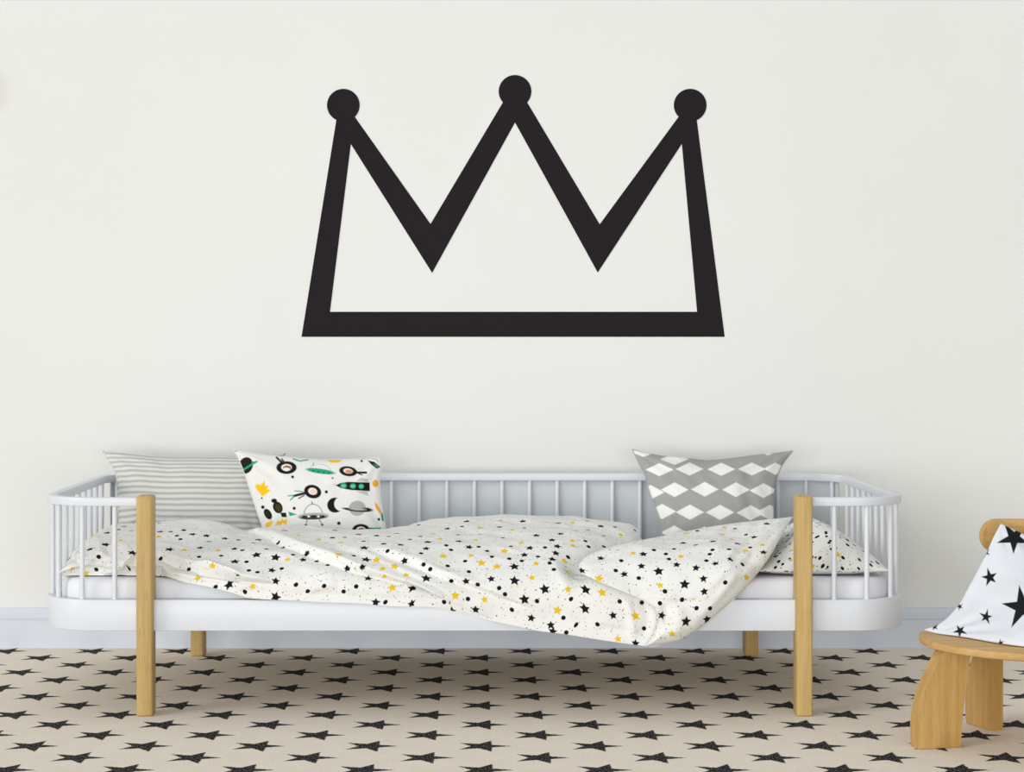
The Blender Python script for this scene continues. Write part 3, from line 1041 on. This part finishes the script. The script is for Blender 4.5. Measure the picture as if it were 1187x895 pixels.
c.line([(995, 668), (1075, 668)], 10, GR); c.line([(985, 672), (1030, 674)], 9, BK)
# saucers
d = c.ell(660, 275, 75, 48, (205, 205, 202), 8, clip=Y - 275, ring=3)
c.ell(662, 275, 100, 17, GR, 8)
for k in range(4):
    c.ell(612 + k * 36, 272 + k * 5, 7, 5, (22, 92, 66))
c.line([(610, 235), (615, 215)], 4, BK)
c.ell(612, 578, 64, 76, (150, 152, 150), 0, clip=Y - 578, ring=3)
c.ell(612, 584, 106, 23, GY, -2)
c.ell(612, 592, 92, 15, (60, 60, 60), -2)
for k in range(5):
    c.ell(548 + k * 33, 586, 9, 7, (236, 236, 232) if k % 2 else (20, 20, 20))
c.line([(570, 606), (562, 645)], 5, (74, 96, 88)); c.line([(652, 604), (674, 642)], 5, (74, 96, 88))
c.ell(561, 645, 9, 7, (24, 96, 72)); c.ell(674, 643, 9, 7, (24, 96, 72)); c.line([(606, 500), (602, 485)], 6, BK)
# crowns and other yellow bits
c.poly([(212, 384), (222, 362), (252, 370), (278, 338), (281, 378), (304, 371), (294, 398), (319, 405), (300, 424), (262, 448)], YE)
c.poly([(350, 655), (365, 612), (385, 622), (400, 600), (412, 614), (432, 596), (430, 645), (400, 630), (385, 650), (370, 638)], YE)
c.poly([(278, 664), (290, 628), (334, 612), (330, 640), (300, 662)], YE)
c.poly([(700, 200), (745, 196), (812, 198), (790, 214), (740, 216)], (226, 190, 40))
c.ell(1040, 360, 20, 26, (226, 168, 40)); c.poly([(1034, 490), (1052, 500), (1085, 560), (1070, 566), (1040, 525)], (226, 168, 60))
c.line([(1085, 570), (1090, 610)], 16, GR); c.ell(1063, 606, 9, 10, BK)
# rocket
c.poly([(765, 372), (800, 356), (850, 348), (1000, 352), (1002, 412), (870, 404), (805, 392)], BK)
for k, xx in enumerate((820, 885, 942)):
    c.ell(xx, 375 + k * 2, 23 - k * 2, 18, GR); c.ell(xx, 375 + k * 2, 14, 10, (96, 196, 160))
c.poly([(905, 344), (940, 318), (990, 330), (992, 348)], (190, 190, 188)); c.poly([(905, 412), (985, 412), (990, 444)], (190, 190, 188))
c.poly([(738, 364), (765, 360), (768, 382)], (222, 200, 205))
# small rocket bottom left
c.ell(343, 478, 20, 15, BK); c.ell(368, 524, 32, 42, BK, -25); c.ell(370, 526, 20, 28, (62, 60, 22), -25)
c.ell(300, 570, 24, 40, BK, -30); c.ell(298, 570, 13, 22, (40, 44, 28), -30)
c.poly([(385, 560), (425, 560), (430, 592), (396, 590)], BK); c.poly([(440, 552), (500, 572), (450, 584)], GR); c.ell(265, 522, 12, 12, BK)
# moon
m1 = np.hypot((X - 762) / 54, (Y - 508) / 52) - 1; m2 = np.hypot((X - 802) / 46, (Y - 500) / 48) - 1
c.fill(np.maximum(m1, -m2) * 48, BK)
# ringed planet
c.ell(915, 530, 58, 52, GY)
c.ell(915, 534, 82, 15, BK, 5, ring=4.5, clip=526 - Y)
# dots
for xx, yy, r in ((470, 314, 10), (702, 417, 11), (481, 530, 11), (788, 633, 12), (745, 322, 6), (258, 460, 6), (945, 205, 8)):
    c.ell(xx, yy, r, r, (34, 34, 34))
# top edge squiggle, corner rocket
c.line([(475, 190), (520, 205), (575, 196)], 9, GR); c.line([(360, 182), (385, 200), (420, 214)], 8, (60, 70, 64))
c.poly([(985, 200), (1030, 210), (1075, 245), (1050, 258), (1015, 232)], BK); c.poly([(1020, 222), (1062, 236), (1052, 252)], GR)
c.line([(62, 165), (68, 137), (95, 132), (150, 140)], 7, (40, 40, 38)); c.line([(66, 145), (90, 185)], 7, (40, 40, 38))
c.line([(840, 190), (950, 190), (1010, 186), (1048, 192), (1058, 210)], 4, (120, 118, 112))
build_pillow('cushion', (-0.46, 0.63, MZ + 0.01), fr, bk_, U, Wv, M_cushion, 'white cushion printed with rockets, planets and astronauts beside the striped pillow', 'cushion', color=c.C, pip_mat=M_pip_white, pip_r=0.0016)

# grey diamond cushion
ed = ([(733, 521), (752, 526), (775, 530), (800, 532), (818, 534), (840, 533), (870, 529), (895, 526), (919, 523)],
      [(919, 523), (908, 537), (901, 552), (897.5, 570), (896.5, 590), (897, 610), (899, 628)],
      [(770, 630), (835, 634), (899, 628)],
      [(733, 521), (740, 536), (748, 552), (753, 570), (760, 588), (766, 604), (767, 616), (770, 630)])
P, fr, bk_, U, Wv, n_ = pillow_grid(ed, (0.83, 0.83, 0.70, 0.70), 0.060, 340, 210, 44, 0.0045, back=0.55)
gx, gy = proj(fr)
X, Y = (gx - 660) * 3.957, (gy - 500) * 3.957
c = Canvas(X, Y, (158, 159, 157), 3.5)
def dia(cx, cy, hw, hh):
    c.poly([(cx - hw, cy), (cx, cy - hh), (cx + hw, cy), (cx, cy + hh)], (232, 232, 228))
for cx, cy in ((413, 176), (551, 173), (697, 174), (837, 173), (945, 172)):
    dia(cx, cy, 64 if cx < 900 else 55, 30 if cx < 900 else 28)
for cx, cy in ((372, 280), (483, 268), (621, 266), (764, 268), (890, 272), (985, 272)):
    dia(cx, cy, 63, 34)
for cx, cy in ((425, 368), (553, 371), (691, 372), (832, 374), (920, 372)):
    dia(cx, cy, 65, 35)
for cx, cy in ((480, 464), (620, 468), (760, 468), (880, 466)):
    dia(cx, cy, 62, 32)
for cx, cy in ((340, 92), (482, 128), (625, 108), (770, 92), (910, 84)):
    dia(cx, cy, 66, 26)
build_pillow('cushion', (0.62, 0.74, MZ + 0.01), fr, bk_, U, Wv, M_cushion, 'grey cushion with rows of white diamonds leaning on the back rail', 'cushion', color=c.C, base=(158, 159, 157), pip_mat=M_pip_grey, pip_r=0.0018)

# flat bed pillow at the right end, same cloth with a finer print
nu, nv = 150, 120
px0, px1, py0, py1 = 0.685, 1.030, 0.090, 0.62
u = np.linspace(0, 1, nu)[None]; v = np.linspace(0, 1, nv)[:, None]
bow = 0.012
Xp = px0 + (px1 - px0) * u + 0 * v
Xp = Xp - (2 * u - 1) * bow * (4 * v * (1 - v)) * (u > 0.5)
Yp = py0 + (py1 - py0) * v + 0.010 * (4 * u * (1 - u)) * (1 - 2 * v)
f = (1 - np.abs(2 * u - 1) ** 2.6) ** 0.75 * (1 - np.abs(2 * v - 1) ** 4.5) ** 0.62
# highest over the left part, sloping to the right end
hgt = 0.104 * np.clip(1.0 - 0.36 * np.clip((Xp - 0.88) / 0.15, 0, 1), 0, 1)
hgt = hgt * (0.15 + 0.85 * np.clip((Xp - 0.70) / 0.20, 0, 1) ** 0.8)
seam = MZ + 0.016
wr_ = 0.0025 * vnoise(Xp * 16 + 9, Yp * 14 + 9, 61) + 0.0015 * vnoise(Xp * 40 + 9, Yp * 30 + 9, 62)
fr = np.stack([Xp, Yp, seam + hgt * f + wr_ * np.clip(3 * f, 0, 1)], -1)
bk_ = np.stack([Xp, Yp, seam - 0.0135 * np.clip(f * 1.6, 0, 1)], -1)
fr = fr[::-1]; bk_ = bk_[::-1]
Up = np.hstack([np.zeros((nv, 1)), np.cumsum(np.linalg.norm(np.diff(fr, axis=1), axis=2), axis=1)])
Wp = np.vstack([np.zeros((1, nu)), np.cumsum(np.linalg.norm(np.diff(fr, axis=0), axis=2), axis=0)])
Up = Up - Up[:, nu // 2:nu // 2 + 1]
build_pillow('pillow', (0.89, 0.36, MZ), fr, bk_, Up, Wp, M_bedpillow, 'white star dotted bed pillow lying flat at the right end of the bed', 'pillow')

# ------------------------------------------------------------------ stool-chair at the right
SX, SY, SR = 1.264, -0.31, 0.25
SZ = 0.240
chair = empty('childs_chair', (SX, SY, 0))
tag(chair, 'low round oak childs chair with slab legs at the right edge', 'chair')
bm = bmesh.new()
prof = [(0.0, SZ - 0.019), (SR - 0.006, SZ - 0.019), (SR - 0.0015, SZ - 0.0165), (SR, SZ - 0.013), (SR, SZ - 0.006), (SR - 0.0015, SZ - 0.002), (SR - 0.006, SZ), (0.0, SZ)]
ns_ = 96
V, fs = [], []
for r, z in prof[1:-1]:
    for k in range(ns_):
        a = 2 * PI * k / ns_
        V.append((r * math.cos(a), r * math.sin(a), z))
m = len(prof) - 2
for i in range(m - 1):
    for k in range(ns_):
        l = (k + 1) % ns_
        fs.append((i * ns_ + k, i * ns_ + l, (i + 1) * ns_ + l, (i + 1) * ns_ + k))
fs.append(tuple(range(ns_))[::-1]); fs.append(tuple((m - 1) * ns_ + k for k in range(ns_)))
o = mesh_obj('seat', V, fs, M_seat, chair); o.data.set_sharp_from_angle(angle=math.radians(35))

def slab_leg(ang, inner, outer, thick):
    """slab in a radial plane: outlines given as (radius, z) from top to floor, extruded to its thickness with soft edges"""
    inn = resample(inner, 14); out = resample(outer, 22)
    ring = [tuple(p) for p in out] + [tuple(p) for p in inn[::-1]]
    ca, sa = math.cos(ang), math.sin(ang)
    bm = bmesh.new()
    fr_ = [bm.verts.new((r * ca + sa * thick / 2, r * sa - ca * thick / 2, z)) for r, z in ring]
    bk2 = [bm.verts.new((r * ca - sa * thick / 2, r * sa + ca * thick / 2, z)) for r, z in ring]
    n_ = len(ring)
    f1 = bm.faces.new(fr_); f2 = bm.faces.new(bk2[::-1])
    for i in range(n_):
        j = (i + 1) % n_
        bm.faces.new((fr_[i], bk2[i], bk2[j], fr_[j]))
    ed_ = [e_ for e_ in bm.edges if (f1 in e_.link_faces) != (f2 in e_.link_faces)]
    bmesh.ops.bevel(bm, geom=ed_, offset=0.004, segments=2, profile=0.5, affect='EDGES')
    return bm
ZB = SZ - 0.019
inner = [(0.158, ZB), (0.166, 0.16), (0.176, 0.09), (0.181, 0.04), (0.183, 0.0)]
outer = [(0.222, ZB), (0.243, 0.185), (0.268, 0.135), (0.281, 0.09), (0.286, 0.05), (0.284, 0.0)]
for ang, dr, th in ((192, 0, 0.042), (107.5, -0.037, 0.038), (20, 0, 0.042), (-75, 0, 0.042)):
    bm_obj('leg', slab_leg(math.radians(ang), [(r + dr, z) for r, z in inner] if not dr else [(0.146, ZB), (0.146, 0.0)], [(r + dr, z) for r, z in outer], th), M_stoolleg, chair, smooth=True)
# curved back board with rounded ends, carried by two posts
def backboard():
    a0, a1 = math.radians(104), math.radians(34)
    n_, zc, hh = 60, 0.447, 0.040
    rad0, rad1 = SR - 0.006, SR - 0.026
    length = abs(a0 - a1) * SR
    V, fs = [], []
    m = 10
    for i in range(n_ + 1):
        t = 0.5 - 0.5 * math.cos(PI * i / n_)
        s_ = t * length
        e_ = min(s_, length - s_)
        h = hh * math.sqrt(max(1 - (1 - min(e_ / 0.045, 1)) ** 2.4, 0.0004))
        a = a0 + (a1 - a0) * t
        for r, z in ((rad0, -h + .004 * h / hh), (rad0, h - .004 * h / hh), (rad0 - .0015, h - .001 * h / hh), (rad0 - .004, h), (rad1 + .004, h), (rad1 + .0015, h - .001 * h / hh), (rad1, h - .004 * h / hh), (rad1, -h + .004 * h / hh), (rad1 + .004, -h), (rad0 - .004, -h)):
            V.append((r * math.cos(a), r * math.sin(a), zc + z))
    for i in range(n_):
        for j in range(m):
            l = (j + 1) % m
            fs.append((i * m + j, (i + 1) * m + j, (i + 1) * m + l, i * m + l))
    fs.append(tuple(range(m))); fs.append(tuple(n_ * m + j for j in range(m))[::-1])
    return V, fs
V, fs = backboard()
o = mesh_obj('backrest', V, fs, M_seat, chair); o.data.set_sharp_from_angle(angle=math.radians(40))
for ang in (84, 54):
    a = math.radians(ang)
    r = SR - 0.040
    bm = bevel_box(-0.0135, 0.0135, -0.02, 0.02, SZ - 0.002, 0.470, 0.004, 2)
    bmesh.ops.transform(bm, matrix=Matrix.Translation((r * math.cos(a), r * math.sin(a), 0)) @ Matrix.Rotation(a, 4, 'Z'), verts=bm.verts)
    bm_obj('back_post', bm, M_stoolleg, chair, smooth=True)

# star cushion on the chair
def e3(pts):
    p = np.asarray(pts, float)
    return unproj(p[:, 0], p[:, 1], p[:, 2])
bot = [(1070, 730, -.262), (1088, 734.5, -.28), (1117, 738.5, -.333), (1157, 745.5, -.423), (1187, 749.5, -.472), (1225, 751.5, -.497), (1265, 748, -.454), (1305, 742, -.37)]
ed = (e3([(1160, 607, -.165), (1173, 613, -.167), (1187, 619.5, -.17), (1220, 634, -.175), (1255, 645, -.185), (1285, 652, -.20)]),
      e3([(1285, 652, -.20), (1288, 680, -.23), (1294, 710, -.30), (1305, 742, -.37)]),
      e3(bot),
      e3([(1160, 607, -.165), (1151, 624, -.18), (1144, 640, -.195), (1134, 660, -.21), (1123, 680, -.225), (1112, 700, -.24), (1097, 717, -.255), (1084, 725.5, -.262), (1070, 730, -.262)]))
P, fr, bk_, U, Wv, n_ = pillow_grid(ed, None, 0.040, 330, 280, 55, 0.0022, expo=0.62, back=0.75)
fr[..., 2] = np.maximum(fr[..., 2], SZ + 0.002); bk_[..., 2] = np.maximum(bk_[..., 2], SZ + 0.002)
gx, gy = proj(fr)
X, Y = (gx - 1040) * 2.842, (gy - 580) * 2.842
c = Canvas(X, Y, (214, 218, 224), 2.2)
rs = np.random.RandomState(12)
for cx, cy, R, rot in ((305, 254, 31, 32), (293, 384, 24, 78), (207, 430, 24, 120), (206, 350, 13, 40), (123, 416, 16, 100), (412, 352, 70, 98), (385, 124, 56, 196), (341, 470, 13, 100), (292, 172, 16, 40), (520, 250, 40, 60), (560, 420, 36, 100), (500, 470, 26, 80), (480, 60, 20, 90), (610, 150, 30, 20), (640, 330, 30, 10)):
    c.poly(star_pts(cx, cy, R, rot, 0.36, 5, 0.16, rs), (26, 26, 28))
ROOTC = (1.36, -0.27, SZ)
build_pillow('cushion', ROOTC, fr, bk_, U, Wv, M_cushion, 'white cushion with jagged black stars propped on the oak chair', 'cushion', color=c.C, base=(214, 218, 224))

# ------------------------------------------------------------------ light
WORLD_LO, WORLD_HI, KEY, AZ, EL = 0.50, 0.64, 1.30, 55, 19
w = bpy.data.worlds.new('world')
scene.world = w
w.use_nodes = True
nt = w.node_tree
bg = nt.nodes['Background']
tc = nt.nodes.new('ShaderNodeTexCoord')
sx = nt.nodes.new('ShaderNodeSeparateXYZ')
nt.links.new(tc.outputs['Generated'], sx.inputs[0])
mr = nt.nodes.new('ShaderNodeMapRange')
mr.interpolation_type = 'SMOOTHSTEP'
for i, q in enumerate((-0.15, 0.75, WORLD_LO, WORLD_HI)):
    mr.inputs[i + 1].default_value = q
nt.links.new(sx.outputs['Z'], mr.inputs[0])
bg.inputs[0].default_value = (0.97, 0.985, 1.0, 1)
nt.links.new(mr.outputs[0], bg.inputs[1])

sun = bpy.data.lights.new('daylight', 'SUN')
sun.energy = KEY
sun.color = (1.0, 0.992, 0.97)
sun.angle = math.radians(32)
so = bpy.data.objects.new('daylight', sun)
so.location = (-4, -4, 3)
so.rotation_euler = Vector((math.sin(math.radians(AZ)) * math.cos(math.radians(EL)), math.cos(math.radians(AZ)) * math.cos(math.radians(EL)), -math.sin(math.radians(EL)))).to_track_quat('-Z', 'Y').to_euler()
COL.objects.link(so)

# added wide fill light at floor level behind the camera, brightens under the bed
al = bpy.data.lights.new('low_fill', 'AREA')
al.energy = 185
al.shape = 'RECTANGLE'
al.size, al.size_y = 5.0, 1.1
ao = bpy.data.objects.new('low_fill', al)
ao.location = (-0.8, -6.15, 0.58)
ao.rotation_euler = (math.radians(90), 0, 0)
COL.objects.link(ao)

vs_ = scene.view_settings
vs_.view_transform = 'Standard'
vs_.look = 'None'
vs_.exposure = -0.09
vs_.gamma = 1.0
vs_.use_curve_mapping = False
